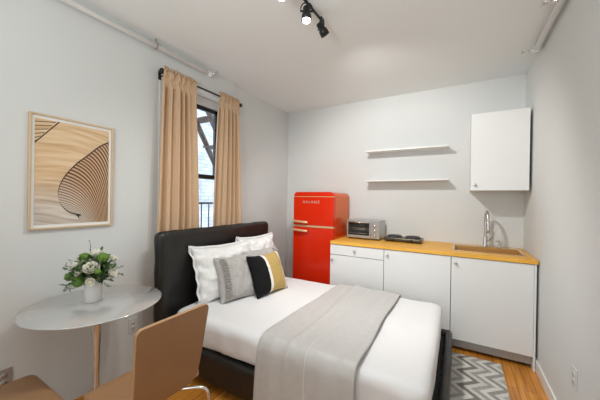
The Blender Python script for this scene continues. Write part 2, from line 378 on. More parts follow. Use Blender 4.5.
# ------------------------------------------------------------------ pipes
def pipe(label, x, z, y0, y1, heads, sgn, grp):
    p = thing('sprinkler_pipe', label, 'pipe', (x, y0, z), group=grp)
    bm = bmesh.new(); add_cyl(bm, (0, 0, 0), (0, y1-y0, 0), .021, n=24); add_lathe(bm, [(.021, 0), (.027, 0), (.027, .05), (.021, .05)], (0, y1-y0-.055, 0), 24, (0, 1, 0)); obj('pipe_body', bm, M_PIPE, p)
    for y in heads:
        bm = bmesh.new(); d = Vector((sgn, 0, 0)); b = Vector((0, y-y0, 0))
        add_cyl(bm, b, b+d*.055, .008, n=12); add_cyl(bm, b+d*.02, b+d*.035, .014, n=6)
        for s in (-1, 1): add_tube(bm, smooth_path([b+d*.05, b+d*.06+Vector((0, s*.014, 0)), b+d*.085+Vector((0, s*.010, 0)), b+d*.095]), .003, n=6)
        add_cyl(bm, b+d*.095, b+d*.099, .018, n=16); obj('sprinkler_head', bm, M_CHROME, p)
    return p
pl = pipe('white painted sprinkler pipe along the top of the left wall above the curtains', -2.222, 2.66, -1.8, 2.0, (1.98,), 1, None)
for y in (-1.0, .2, 1.39):
    bm = bmesh.new(); add_cyl(bm, (0, y+1.8, .015), (0, y+1.8, .06), .006, n=10); add_lathe(bm, [(.021, -.01), (.026, -.01), (.026, .01), (.021, .01)], (0, y+1.8, 0), 24, (0, 1, 0)); obj('pipe_hanger', bm, M_PLATEG, pl)
pr = pipe('white painted sprinkler pipe along the top of the right wall', .545, 2.67, -1.8, 2.985, (2.30, 2.96), -1, None)
for y in (-1.0, .5, 2.0):
    bm = bmesh.new(); add_cyl(bm, (0, y+1.8, .015), (0, y+1.8, .05), .006, n=10); add_lathe(bm, [(.021, -.01), (.026, -.01), (.026, .01), (.021, .01)], (0, y+1.8, 0), 24, (0, 1, 0)); obj('pipe_hanger', bm, M_PIPE, pr)

# ------------------------------------------------------------------ track light
tl = thing('track_light', 'black ceiling track light with adjustable spot heads', 'light', (-.885, 1.1, H))
bm = bmesh.new(); add_cyl(bm, (-.01, -.1, -.045), (.02, .70, -.045), .009, n=14); obj('track_bar', bm, M_BLACK, tl)
bm = bmesh.new(); add_lathe(bm, [(0, -.03), (.055, -.03), (.06, -.02), (.06, 0), (0, 0)], (0, .12, 0), 28); add_cyl(bm, (0, .12, -.045), (0, .12, -.02), .008); obj('canopy', bm, M_BLACK, tl)
def head(loc, d, lit):
    p = Vector(loc); d = Vector(d).normalized(); side = d.cross(Vector((0, 0, 1))).normalized(); top = p+Vector((0, 0, .052))
    bm = bmesh.new(); add_cyl(bm, top, top+Vector((0, 0, .022)), .007, n=12)
    add_tube(bm, smooth_path([p+side*.036, p+side*.037+Vector((0, 0, .028)), top+side*.02, top, top-side*.02, p-side*.037+Vector((0, 0, .028)), p-side*.036]), .0035, n=8)
    add_cyl(bm, p-side*.042, p+side*.042, .006, n=12)
    yoke = obj('yoke', bm, M_BLACK, tl); yoke.matrix_parent_inverse = Matrix.Translation((.885, -1.1, -H))
    bm = bmesh.new(); add_lathe(bm, [(0, -.03), (.020, -.029), (.024, -.024), (.025, .018), (.031, .024), (.033, .062), (.028, .062), (.027, .042), (0, .038)], p, 28, d)
    hd = obj('spot_head', bm, M_BLACK, tl); hd.matrix_parent_inverse = yoke.matrix_parent_inverse.copy()
    bm = bmesh.new(); add_lathe(bm, [(.0, .040), (.022, .042), (.025, .052), (.022, .070), (.011, .078), (0, .080)] if lit else [(0, .036), (.020, .0385), (.020, .041), (0, .042)], p, 24, d)
    b = obj('bulb', bm, M_BULB, hd)
head((-.93, 1.33, 2.645), (.15, .35, -1), True)
head((-.885, 1.585, 2.632), (.03, -.05, -1), True)
head((-.872, 1.78, 2.632), (.42, .62, -1), False)

# ------------------------------------------------------------------ picture
pic = thing('framed_picture', 'framed print of flowing wooden slats in a thin pale gold frame on the left wall', 'picture', (XL, .848, 1.54))
PW, PH = .466, .72
bm = bmesh.new(); a, b, t = PW/2, PH/2, .012
for lo, hi in (((.001, -a, -b), (.026, -a+t, b)), ((.001, a-t, -b), (.026, a, b)), ((.001, -a+t, -b), (.026, a-t, -b+t)), ((.001, -a+t, b-t), (.026, a-t, b))): add_box(bm, lo, hi)
obj('frame', bm, mat('pale_gold_frame', (.66, .50, .33), .35, metal=.35), pic, bevel=.002)
bm = bmesh.new(); add_box(bm, (.001, -a+t, -b+t), (.012, a-t, b-t)); obj('mat_board', bm, mat('mat_white', (.85, .84, .82), .6), pic)
def art(u, v):
    # u right, v down in [0,1] ; flowing timber with a swept fan of slats
    def n(a, b, s=0): return noise.noise(Vector((a, b, s)))
    light = (.72, .50, .28); pale = (.76, .62, .45); brown = (.34, .17, .085); dark = (.03, .012, .008)
    def mixc(p, q, t): t = max(0, min(1, t)); return tuple(p[i]*(1-t)+q[i]*t for i in range(3))
    bend = v+.035*math.sin(u*2.4+v*2)+.03*n(u*1.2, v*2)-.03*u
    g = n(u*1.2, bend*26, 1)*.5+n(u*2.5, bend*70, 2)*.4
    t = .45+g*1.5
    base = mixc((.78, .58, .36), (.60, .37, .185), t)
    grey = mixc((.70, .62, .54), (.42, .33, .27), t)
    return mixc(base, grey, (v-.52)*3.0)
bm = bmesh.new(); cl = bm.loops.layers.color.new('Col'); NU, NV = 90, 150; aw, ah = a-t-.016, b-t-.018; g = []
for j in range(NV+1): g.append([bm.verts.new((.0135, -aw+2*aw*i/NU, ah-2*ah*j/NV)) for i in range(NU+1)])
for j in range(NV):
    for i in range(NU):
        f = bm.faces.new((g[j][i], g[j+1][i], g[j+1][i+1], g[j][i+1]))
        c = art((i+.5)/NU, (j+.5)/NV)
        c = tuple(1.055*max(x, .0031)**(1/2.4)-.055 for x in c)
        for l in f.loops: l[cl] = (*c, 1)
OUT = smooth_path([(1.03, .10, 0), (.86, .17, 0), (.67, .29, 0), (.50, .40, 0), (.35, .54, 0), (.285, .667, 0), (.31, .79, 0), (.42, .875, 0), (.59, .915, 0)], 12)
def outl(t): f_ = t*(len(OUT)-1); k = min(int(f_), len(OUT)-2); return OUT[k].lerp(OUT[k+1], f_-k)
def bez(t, q):
    p0 = outl(t); x2 = .605+.62*(1-t)**1.4; p2 = Vector((x2, 1.04, 0)); c_ = Vector((x2+.02-.10*t, p0.y+.10*(1-t)+.02, 0))
    return p0*(1-q)**2+c_*2*q*(1-q)+p2*q*q
def strip(P_, Q_, c, lift):
    c = tuple(1.055*max(x, .0031)**(1/2.4)-.055 for x in c); n_ = len(P_)
    def V_(p): return bm.verts.new((.0135+lift, -aw+2*aw*min(max(p.x, 0), 1), ah-2*ah*min(max(p.y, 0), 1)))
    A_ = [V_(p) for p in P_]; B_ = [V_(p) for p in Q_]
    for k in range(n_-1):
        f = bm.faces.new((A_[k], A_[k+1], B_[k+1], B_[k]))
        for l in f.loops: l[cl] = (*c, 1)
NS = 38; QS = [k/24 for k in range(25)]
for k in range(NS):
    t0, t1, t2 = k/NS, (k+.48)/NS, (k+1)/NS
    pale_ = max(0, min(1, (t0-.45)*3)); light_ = tuple(a_*(1-pale_)+b_*pale_ for a_, b_ in zip((.60, .38, .22), (.66, .57, .48))); dark_ = tuple(a_*(1-pale_)+b_*pale_ for a_, b_ in zip((.10, .04, .02), (.33, .24, .18)))
    strip([bez(t0, q) for q in QS], [bez(t1, q) for q in QS], dark_, .0004); strip([bez(t1, q) for q in QS], [bez(t2, q) for q in QS], light_, .0004)
for k in range(6):
    v_ = .02+.038*k; ue = .27*(1-v_/.23); strip([Vector((0, v_+.012, 0)), Vector((ue, v_-.012, 0))], [Vector((0, v_+.019, 0)), Vector((ue, v_-.005, 0))], (.05, .025, .015), .0005)
strip([Vector((0, .225, 0)), Vector((.28, 0, 0))], [Vector((0, .24, 0)), Vector((.30, 0, 0))], (.03, .012, .008), .0007)
strip([p for p in OUT], [p+Vector((.004, .014, 0)) for p in OUT], (.03, .012, .008), .0007)
obj('art_print', bm, vcol_mat('slat_art_print', .35), pic)

# ------------------------------------------------------------------ outlets
def outlet(label, loc, rz, m, grp=None):
    o = thing('wall_outlet', label, 'outlet', loc, rz)
    bm = bmesh.new(); add_box(bm, (0, -.036, -.058), (.006, .036, .058)); obj('cover_plate', bm, m, o, bevel=.003)
    for s in (-1, 1):
        bm = bmesh.new(); add_lathe(bm, [(0, .008), (.015, .008), (.016, .005), (.016, 0)], (0, 0, s*.02), 20, (1, 0, 0)); r = obj('socket', bm, m, o)
        bm = bmesh.new(); add_box(bm, (.0079, -.007, s*.02-.004), (.0086, -.005, s*.02+.006)); add_box(bm, (.0079, .005, s*.02-.004), (.0086, .007, s*.02+.006)); obj('slot', bm, M_DARK, r)
outlet('steel coloured outlet low on the left wall beyond the near tan chair', (XL, .525, .33), 0, M_PLATEG)
outlet('white outlet on the left wall between the round table and the bed', (XL, 1.25, .36), 0, M_PLATE)
outlet('white outlet low on the right wall', (XR, 2.12, .41), PI, M_PLATE)

# ------------------------------------------------------------------ bed
bed = thing('bed', 'full size bed with low black leather frame and tall padded headboard under the window', 'bed', (0, 0, 0))
BY0, BY1 = 1.395, 2.77
def lump(sc, amp, seed=0):
    return lambda co, nn: co+nn*amp*noise.noise(Vector((co.x*sc, co.y*sc, co.z*sc+seed)))
bm = bmesh.new(); add_rbox(bm, (-2.135, 1.325, .04), (-2.04, 2.79, 1.115), .05, nz=(2, 40, 30), disp=lump(8, .006)); obj('headboard', bm, M_LEATHER, bed)
bm = bmesh.new(); add_rbox(bm, (-2.10, BY0, .045), (-.05, BY0+.07, .265), .028, nz=(40, 2, 6), disp=lump(9, .003)); obj('side_rail', bm, M_LEATHER, bed)
bm = bmesh.new(); add_rbox(bm, (-2.10, BY1-.07, .045), (-.05, BY1, .265), .028, nz=(40, 2, 6), disp=lump(9, .003)); obj('side_rail', bm, M_LEATHER, bed)
bm = bmesh.new(); add_rbox(bm, (-.085, BY0-.005, .045), (-.050, BY1+.0, .268), .028, nz=(2, 30, 6), disp=lump(9, .003)); obj('foot_rail', bm, M_LEATHER, bed)
for x in (-1.98, -.16):
    for y in (BY0+.10, BY1-.10):
        bm = bmesh.new(); add_cyl(bm, (x, y, .0105 if x > -1 else 0), (x, y, .2), .025, n=16); obj('leg', bm, M_BLACK, bed)
bm = bmesh.new(); add_box(bm, (-2.08, BY0+.075, .20), (-.09, BY1-.075, .225)); obj('slat_base', bm, M_DARK, bed)
mt = None
bm = bmesh.new(); add_rbox(bm, (-2.035, 1.475, .23), (-.12, 2.69, .42), .05, nz=(6, 6, 2)); tag(obj('mattress', bm, M_COTTON), 'white mattress on the black bed frame, showing under the duvet', 'mattress')
def duvet_disp(co, nn):
    s = co.copy(); top = max(0, nn.z)
    d = .010*noise.noise(Vector((s.x*2.2, s.y*2.2, 1)))+.006*noise.noise(Vector((s.x*6+s.y*3, s.y*5, 4)))
    side = 1-abs(nn.z)
    if side > .5:
        low = max(0, (.50-s.z)/.22)
        d += low*(.012*math.sin(s.x*17+1.5*math.sin(s.x*4))+.006*math.sin(s.x*41+s.z*8))
    return s+nn*d
bm = bmesh.new(); add_rbox(bm, (-1.99, 1.415, .262), (-.098, 2.745, .492), .065, nz=(60, 44, 8), disp=duvet_disp)
tag(obj('duvet', bm, M_SHEET), 'smooth white duvet spread over the bed', 'duvet')
# throw across the bed
TB = thing('bed_throw', 'pale grey satin throw with thin seams laid across the lower part of the bed', 'throw', (0, 0, 0))
prof = smooth_path([(1.378, .10), (1.376, .20), (1.376, .30), (1.38, .40), (1.392, .463), (1.425, .502), (1.49, .512), (1.75, .511), (2.05, .513), (2.40, .511), (2.66, .512), (2.73, .50), (2.765, .46), (2.778, .40), (2.785, .32)], 5)
def throw_pt(u, k, lift=0):
    y, z = prof[k]; q = (y-1.38)/(2.75-1.38); q = max(0, min(1, q))
    x0 = -1.09+.03*q; x1 = -.455-.01*q
    x = x0+(x1-x0)*u
    low = max(0, (.5-z)/.4)
    fold = .008*math.sin(u*9+1)*low+.010*math.sin(u*23+y*2)*low
    hgt = .004*math.sin(u*14+3*q)+.006*noise.noise(Vector((x*7, y*3, 0)))+.005*noise.noise(Vector((x*20, y*5, 2)))
    hgt += .012*math.exp(-((u-.33-.03*math.sin(5*q))/.03)**2)
    k2 = min(k+1, len(prof)-1); k1 = max(k-1, 0); ty, tz = prof[k2][0]-prof[k1][0], prof[k2][1]-prof[k1][1]; L = math.hypot(ty, tz)
    ny, nz = -tz/L, ty/L; h = max(hgt, -.002)+.005+lift+max(0, fold)*1.2
    x += .012*math.sin(q*9)*(u-.5)+.015*low*(u-.5)*2
    return Vector((x, y+ny*h, z+nz*h))
prof = [(p.x, p.y) for p in smooth_path([(a_, b_, 0) for a_, b_ in [(1.378, .10), (1.376, .20), (1.376, .30), (1.38, .40), (1.392, .463), (1.425, .502), (1.49, .512), (1.75, .511), (2.05, .513), (2.40, .511), (2.66, .512), (2.73, .50), (2.765, .46), (2.778, .40), (2.785, .32)]], 5)]
bm = bmesh.new(); NU = 60; g = [[bm.verts.new(throw_pt(i/NU, k)) for i in range(NU+1)] for k in range(len(prof))]
for k in range(len(prof)-1):
    for i in range(NU): bm.faces.new((g[k][i], g[k][i+1], g[k+1][i+1], g[k+1][i])).smooth = True
obj('throw_cloth', bm, M_THROW, TB, solid=.004)
for u in (.54,):
    bm = bmesh.new(); add_tube(bm, [throw_pt(u, k, .002) for k in range(len(prof))], .0022, n=6); obj('seam', bm, M_THROWLINE, TB)

# ------------------------------------------------------------------ pillows
def pillow_mesh(w, h, t, pinch=.06, wr=.012, seed=0, n=44, flange=.0, stripes=None):
    """local: x = thickness (front +x), y = width, z = height; base at z=0"""
    bm = bmesh.new()
    def P(u, v, s):
        pu = u*(1-pinch*(1-u*u)*0-pinch*(v*v)*0); e = (1-abs(u)**3.2)*(1-abs(v)**3.2); e = max(e, 0)**.5
        # edges bow inwards between the corners
        y = u*(1-pinch*(1-v*v)); z = v*(1-pinch*(1-u*u))
        x = s*t/2*e
        k = wr*(noise.noise(Vector((u*2.5+seed, v*2.5, s)))+.5*noise.noise(Vector((u*6+seed, v*6, s*2))))*min(1, e*2)
        k += wr*.5*math.sin((u+v)*14+seed)*max(0, (abs(u)-.6))*2
        return Vector((x+k*s, y*w/2, (z+1)*h/2))
    rows = {}
    for s in (1, -1):
        for j in range(n+1):
            for i in range(n+1):
                u = math.sin((i/n*2-1)*PI/2)*.35+(i/n*2-1)*.65; v = math.sin((j/n*2-1)*PI/2)*.35+(j/n*2-1)*.65
                edge = i in (0, n) or j in (0, n)
                if edge and s == -1: rows[(s, i, j)] = rows[(1, i, j)]
                else: rows[(s, i, j)] = bm.verts.new(P(u, v, s))
        for j in range(n):
            for i in range(n):
                q = [rows[(s, i, j)], rows[(s, i+1, j)], rows[(s, i+1, j+1)], rows[(s, i, j+1)]]
                f = bm.faces.new(q if s == 1 else q[::-1]); f.smooth = True
                if stripes and s == 1: f.material_index = stripes((i+.5)/n, (j+.5)/n)
    return bm, P
def place(o, loc, rz, tilt):
    o.matrix_world = Matrix.Translation(loc) @ Matrix.Rotation(rz, 4, 'Z') @ Matrix.Rotation(-tilt, 4, 'Y')
def piping(P, w, h, r, m, parent, name='piping'):
    pts = []
    N = 20
    for k in range(4*N):
        s, t_ = divmod(k, N); a_ = -1+2*t_/N
        u, v = ((a_, -1), (1, a_), (-a_, 1), (-1, -a_))[s]; pts.append(P(u, v, 1))
    pts.append(pts[0]); bm = bmesh.new(); add_tube(bm, pts, r, n=6); return obj(name, bm, m, parent)
ZT = .488
def white_pillow(loc, rz, tilt, w, h, t, seed, label):
    p = thing('pillow', label, 'pillow', group='white bed pillows'); bm, P = pillow_mesh(w, h, t, .10, .034, seed)
    obj('pillow_body', bm, M_COTTON, p)
    # flat flange round the edge
    bm = bmesh.new(); N = 24; A = []; B = []
    for k in range(4*N):
        s, t_ = divmod(k, N); a_ = -1+2*t_/N; u, v = ((a_, -1), (1, a_), (-a_, 1), (-1, -a_))[s]; q = P(u, v, 1); A.append(bm.verts.new(q))
        B.append(bm.verts.new(q+Vector((.008*math.sin(k*.9), u*.022, v*.022+(.022 if v < -.99 else 0)))))
    for k in range(4*N): bm.faces.new((A[k], A[(k+1) % (4*N)], B[(k+1) % (4*N)], B[k])).smooth = True
    obj('flange', bm, M_COTTON, p, solid=.004); place(p, loc, rz, tilt); return p
white_pillow((-1.80, 1.88, ZT), -.18, .34, .63, .49, .15, 1, 'white pillow leaning on the headboard at its left end, nearer the round table')
white_pillow((-1.84, 2.40, ZT), -.05, .22, .56, .50, .15, 7, 'white pillow leaning on the headboard at its right end, nearer the fridge')
def grey_pillow(loc, rz, tilt, w, seed, label, mirror=1):
    p = thing('throw_pillow', label, 'pillow', group='grey ruffled throw pillows'); bm, P = pillow_mesh(w, .405, .14, .09, .010, seed)
    obj('pillow_body', bm, M_GREY, p)
    for u in (-.80, -.70, -.60, -.30, .12):                                        # vertical ruffles and a seam
        bm = bmesh.new(); amp = .015 if u < -.5 else .0; rows = []
        for k in range(81):
            v = -.9+1.8*k/80; q = P(u*mirror, v, 1); d = .022 if u < -.5 else .004
            rows.append((bm.verts.new(q-Vector((.002, 0, 0))), bm.verts.new(q+Vector((d, amp*math.sin(k*1.15+u*9)*1.2, 0)))))
        for (a1, b1), (a2, b2) in zip(rows, rows[1:]): bm.faces.new((a1, a2, b2, b1)).smooth = True
        obj('ruffle' if u < -.5 else 'seam', bm, M_GREYR, p, solid=.0025)
    place(p, loc, rz, tilt); return p
grey_pillow((-1.675, 1.86, ZT), -.27, .377, .37, 3, 'grey ruffled linen cushion in front of the left white pillow')
grey_pillow((-1.69, 2.33, ZT), -.20, .38, .42, 5, 'grey ruffled linen cushion half hidden behind the black and mustard cushion', -1)
def st(u, v): return 0 if u < .37 else 1 if u < .44 else 2 if u < .85 else 1 if u < .91 else 0
p = thing('throw_pillow', 'black cushion with a wide mustard band edged in white, foremost on the bed', 'pillow')
bm, P = pillow_mesh(.42, .40, .17, .11, .006, 9, stripes=st); obj('pillow_body', bm, [M_VELVET, M_CREAM, M_GOLD], p)
place(p, (-1.515, 2.15, ZT+.002), -.13, .41)

# ------------------------------------------------------------------ round table
TX, TY, TZ, TR = -1.90, .838, .748, .350
tb = thing('round_table', 'small round table with glossy pale grey top on a flared chrome pedestal', 'table', (TX, TY, 0))
bm = bmesh.new(); add_lathe(bm, [(0, TZ-.012), (TR-.012, TZ-.012), (TR-.002, TZ-.007), (TR, TZ-.003), (TR-.003, TZ), (0, TZ)], (0, 0, 0), 96); obj('tabletop', bm, M_TABLE, tb)
bm = bmesh.new(); add_lathe(bm, [(TR-.001, TZ-.006), (TR+.002, TZ-.005), (TR+.002, TZ-.002), (TR-.001, TZ-.001)], (0, 0, 0), 96); obj('rim', bm, M_TEDGE, tb)
bm = bmesh.new(); add_lathe(bm, [(0, .018), (.20, .012), (.22, .004), (.22, 0), (.18, .014), (.09, .024), (.04, .05), (.022, .12), (.016, .25), (.016, .35), (.019, .48), (.028, .62), (.034, .70), (.036, .728), (.10, .733), (.10, .7335), (0, .7335)], (0, 0, 0), 48); obj('pedestal', bm, M_PEDESTAL, tb)

# vase and flowers
VX, VY = -1.95, .838
bm = bmesh.new(); add_lathe(bm, [(0, 0), (.044, 0), (.047, .003), (.047, .137), (.045, .14), (.042, .137), (.042, .012), (0, .012)], (0, 0, 0), 40)
tag(obj('vase', bm, M_WHITEC, loc=(VX, VY, TZ)), 'white ceramic cylinder vase on the round table', 'vase')
def rose(r, seed):
    rnd = random.Random(seed); bm = bmesh.new()
    for ring, (n, rad, hh, op) in enumerate(((3, .25, .55, .1), (5, .5, .5, .35), (7, .78, .38, .7), (8, 1.0, .15, 1.15))):
        for k in range(n):
            a_ = 2*PI*k/n+ring*.7+rnd.random()*.3; rows = []
            for j in range(5):
                v = j/4; row = []
                for i in range(5):
                    u = i/4*2-1; wd = math.sin(PI*(.15+.75*v))*.62*(.5+.5*rad)
                    rr = rad*(.35+.65*math.sin(v*PI/2*(.7+.3*op)))*r; ang = a_+u*wd*1.1
                    row.append(bm.verts.new((rr*math.cos(ang), rr*math.sin(ang), r*(-.5+v*(hh+.75)-.15*op*v**3-.08*u*u*v))))
                rows.append(row)
            for j in range(4):
                for i in range(4): bm.faces.new((rows[j][i], rows[j][i+1], rows[j+1][i+1], rows[j+1][i])).smooth = True
    add_lathe(bm, [(0, -.55*r), (.4*r, -.4*r), (.35*r, .2*r), (0, .35*r)], (0, 0, 0), 12)
    return bm
def flower(kind, off, r, label):
    base = Vector((VX, VY, TZ+.130)); p = Vector((VX, VY, TZ))+Vector(off)
    t = thing('white_flower' if kind else 'green_flower', label, 'flower', p, group='white blooms in the vase' if kind else 'green blooms in the vase')
    d = (p-base).normalized(); q = Vector((0, 0, 1)).rotation_difference(d)
    if kind: bm = rose(r, int(off[0]*1000))
    else:
        bm = bmesh.new(); bmesh.ops.create_icosphere(bm, subdivisions=4, radius=r*.92)
        for v in bm.verts: v.co *= 1+.22*noise.noise(v.co*110)+.14*noise.noise(v.co*260); v.co.z *= .85
    b = obj('blossom', bm, M_PETAL if kind else M_BUTTON, t, smooth=True, solid=.0006 if kind else 0); b.rotation_mode = 'QUATERNION'; b.rotation_quaternion = q
    bm = bmesh.new(); add_tube(bm, smooth_path([d*-.3*r, (base-p)*.6+Vector((0, 0, .01)), base-p+Vector((-(base-p).x*0, 0, -.05))]), .002, n=6); obj('stem', bm, M_LEAF, t)
# offsets relative to the vase foot (camera right is about (.87,.5,0), towards camera about (.91,-.41,0))
def off(r, f, z): return (1.12*(.87*r+.5*f), 1.12*(.5*r-.87*f), z+.012+.22*(z-.11))   # r right, f towards the camera
for r_, f_, z_, s_, lab in ((.01, -.01, .245, .036, 'cream white flower at the top of the bouquet'), (-.072, .03, .195, .034, 'cream white ruffled flower on the left of the bouquet'),
        (.030, .055, .188, .038, 'largest cream white flower facing out at the front of the bouquet'), (.112, .01, .152, .030, 'cream white flower at the right edge of the bouquet'),
        (.048, .085, .128, .022, 'small cream white flower low at the front, above the vase rim'), (-.045, -.05, .225, .026, 'cream white bud behind the left flower'), (.085, -.04, .215, .024, 'cream white bud behind the right flower'), (-.028, .06, .168, .027, 'cream white flower between the front bloom and the green one above the rim')):
    flower(1, off(r_, f_, z_), s_*1.15, lab)
for r_, f_, z_, s_, lab in ((.062, .01, .232, .031, 'round bright green flower at the upper right of the bouquet'), (-.035, .02, .235, .026, 'round green flower near the top left of the bouquet'),
        (-.115, .02, .135, .026, 'round green flower at the left edge of the bouquet'), (-.025, .07, .125, .030, 'round green flower just above the vase rim'), (.075, .07, .175, .016, 'small green bud beside the large cream flower')):
    flower(0, off(r_, f_, z_), s_*1.08, lab)
bm = bmesh.new(); rnd = random.Random(2)
def add_leaf(bm, p, d, L, w, mi):
    d = d.normalized(); s = d.cross(Vector((rnd.uniform(-1, 1), rnd.uniform(-1, 1), rnd.uniform(-1, 1)))).normalized(); nn = d.cross(s)
    a_ = [bm.verts.new(p), bm.verts.new(p+d*L*.35+s*w), bm.verts.new(p+d*L*.75+s*w*.7-nn*w*.2), bm.verts.new(p+d*L-nn*w*.4), bm.verts.new(p+d*L*.75-s*w*.7-nn*w*.2), bm.verts.new(p+d*L*.35-s*w), bm.verts.new(p+d*L*.5-nn*w*.25)]
    for i in range(6):
        f = bm.faces.new((a_[i], a_[(i+1) % 6], a_[6])); f.material_index = mi; f.smooth = True
for k in range(250):
    a_ = rnd.uniform(0, 2*PI); el = rnd.uniform(-.15, 1.35); d = Vector((math.cos(a_)*math.cos(el), math.sin(a_)*math.cos(el), math.sin(el)))
    b0 = Vector((0, 0, .130)); L = rnd.uniform(.06, .125)*(1+.25*(k % 5 == 0)); tip = b0+Vector((0, 0, .02))+d*L
    add_tube(bm, [b0, b0+d*L*.5+Vector((0, 0, .012)), tip], .0012, n=5)
    for q in range(7):
        u = .35+.65*q/6; pp = b0.lerp(tip, u); dd = (d+Vector((rnd.uniform(-.9, .9), rnd.uniform(-.9, .9), rnd.uniform(-.5, .8)))); add_leaf(bm, pp, dd, rnd.uniform(.018, .038), rnd.uniform(.004, .010), k % 2)
for r_, f_, z_ in ((-.135, .02, .085), (-.105, .06, .075), (-.12, -.02, .20), (-.02, 0, .305), (.155, .0, .185), (.125, .05, .10), (.14, .02, .225), (-.145, .0, .17), (-.14, .03, .07)):   # feathery sprigs reaching out
    tip = Vector(off(r_, f_, z_)); b0 = Vector((0, 0, .12)); add_tube(bm, [b0, b0.lerp(tip, .5)+Vector((0, 0, .015)), tip], .0013, n=5)
    for q in range(16):
        u = .4+.6*q/15; pp = b0.lerp(tip, u); add_leaf(bm, pp, (tip-b0).normalized()+Vector((rnd.uniform(-.9, .9), rnd.uniform(-.9, .9), rnd.uniform(-.9, .9))), .02, .0022, 1)
tag(obj('bouquet_foliage', bm, [M_LEAF, M_LEAF2], loc=(VX, VY, TZ)), 'feathery green foliage filling the bouquet in the white vase', 'foliage', kind='stuff')

# ------------------------------------------------------------------ chairs (local: faces +x, seat centre at origin)
def make_chair(label):
    t = thing('dining_chair', label, 'chair', group='tan chairs at the round table')
    def slab(pts, w, th, cr_t, cr_b, nw=14, taper=False):
        """profile polyline pts (x,z) swept across y with rounded end corners"""
        n = len(pts); bm = bmesh.new(); top = []; bot = []
        arc = [0]
        for a_, b_ in zip(pts, pts[1:]): arc.append(arc[-1]+math.hypot(b_[0]-a_[0], b_[1]-a_[1]))
        T = arc[-1]
        for k in range(n):
            s = arc[k]
            hw = w/2
            if s < cr_b: hw = w/2-cr_b+math.sqrt(max(0, cr_b**2-(cr_b-s)**2))
            if T-s < cr_t: hw = min(hw, w/2-cr_t+math.sqrt(max(0, cr_t**2-(cr_t-(T-s))**2)))
            a_ = Vector((pts[max(k-1, 0)][0], 0, pts[max(k-1, 0)][1])); b_ = Vector((pts[min(k+1, n-1)][0], 0, pts[min(k+1, n-1)][1])); tg = (b_-a_).normalized(); nn = Vector((-tg.z, 0, tg.x))
            c = Vector((pts[k][0], 0, pts[k][1])); rt_ = []; rb_ = []
            hw *= .89+.11*min(1, s/T*1.1) if taper else 1
            for i in range(nw+1):
                y = -hw+2*hw*i/nw; rt_.append(bm.verts.new(c+nn*th/2+Vector((0, y, 0)))); rb_.append(bm.verts.new(c-nn*th/2+Vector((0, y, 0))))
            top.append(rt_); bot.append(rb_)
        for k in range(n-1):
            for i in range(nw):
                bm.faces.new((top[k][i], top[k][i+1], top[k+1][i+1], top[k+1][i])); bm.faces.new((bot[k][i], bot[k+1][i], bot[k+1][i+1], bot[k][i+1]))
            for i in (0, nw):
                f = bm.faces.new((top[k][i], top[k+1][i], bot[k+1][i], bot[k][i])); f.material_index = 1
        for k in (0, n-1):
            for i in range(nw):
                f = bm.faces.new((top[k][i], bot[k][i], bot[k][i+1], top[k][i+1])); f.material_index = 1
        return bm
    def dense(pts, m): 
        P_ = [p for p in smooth_path([(a_, b_, 0) for a_, b_ in pts], m)]; return [(p.x, p.y) for p in P_]
    sp = dense([(.205, .432), (.19, .448), (.15, .455), (.05, .452), (-.06, .448), (-.10, .447), (-.118, .450)], 8)
    obj('seat', slab(sp, .42, .024, .03, .035), [M_TAN, M_TANEDGE], t, bevel=.006, smooth=False)
    bp_ = dense([(-.118, .432), (-.128, .46), (-.142, .52), (-.160, .62), (-.174, .72), (-.186, .80), (-.193, .848)], 8)
    obj('backrest', slab(bp_, .372, .018, .028, .06, taper=True), [M_TAN, M_TANEDGE], t, bevel=.005)
    for sx, sy in ((1, 1), (1, -1), (-1, 1), (-1, -1)):
        bm = bmesh.new(); X = .15 if sx > 0 else -.20; Y = .165*sy
        add_tube(bm, smooth_path([(0, 0, .422), (X*.5, Y*.5, .422), (X*.88, Y*.88, .420), (X*1.02, Y*1.02, .405), (X*1.08, Y*1.07, .36), (X*1.15, Y*1.12, .18), (X*1.22, Y*1.17, .012)], 6), .009, n=12)
        l = obj('leg', bm, M_CHROME, t)
        bm = bmesh.new(); add_cyl(bm, (X*1.22, Y*1.17, 0), (X*1.22, Y*1.17, .014), .013, n=14); obj('foot_cap', bm, M_BLACK, l)
    bm = bmesh.new(); add_box(bm, (-.07, -.07, .416), (.07, .07, .436)); obj('mounting_plate', bm, M_BLACK, t)
    return t
ch = make_chair('tan leather chair with its back to the bed, right of the round table')
ch.location = (-1.318, .822, 0); ch.rotation_euler = (0, 0, PI)
copy_tree(ch, (-1.70, .355, 0), PI/2, 'tan leather chair at the bottom left corner, only its seat in view')

# ------------------------------------------------------------------ fridge
fr = thing('refrigerator', 'red-orange retro two door refrigerator with gold handles in the corner', 'refrigerator', (-1.555, 3.03, 0))
FW = .275
def panel_profile(z0, z1, r_top, r_bot, half):
    pts = []
    def arc(cx, cz, r, a0, a1):
        for k in range(9): a_ = a0+(a1-a0)*k/8; pts.append((cx+r*math.cos(a_), cz+r*math.sin(a_)))
    if r_bot > 0: arc(half-r_bot, z0+r_bot, r_bot, -PI/2, 0)
    else: pts.append((half, z0))
    if r_top > 0: arc(half-r_top, z1-r_top, r_top, 0, PI/2); arc(-half+r_top, z1-r_top, r_top, PI/2, PI)
    else: pts.extend([(half, z1), (-half, z1)])
    if r_bot > 0: arc(-half+r_bot, z0+r_bot, r_bot, PI, 1.5*PI)
    else: pts.append((-half, z0))
    return pts
def extr(pts, y0, y1):
    bm = bmesh.new(); A = [bm.verts.new((x, y0, z)) for x, z in pts]; B = [bm.verts.new((x, y1, z)) for x, z in pts]; n = len(pts)
    bm.faces.new(A); bm.faces.new(B[::-1])
    for i in range(n): bm.faces.new((A[i], A[(i+1) % n], B[(i+1) % n], B[i]))
    return bm
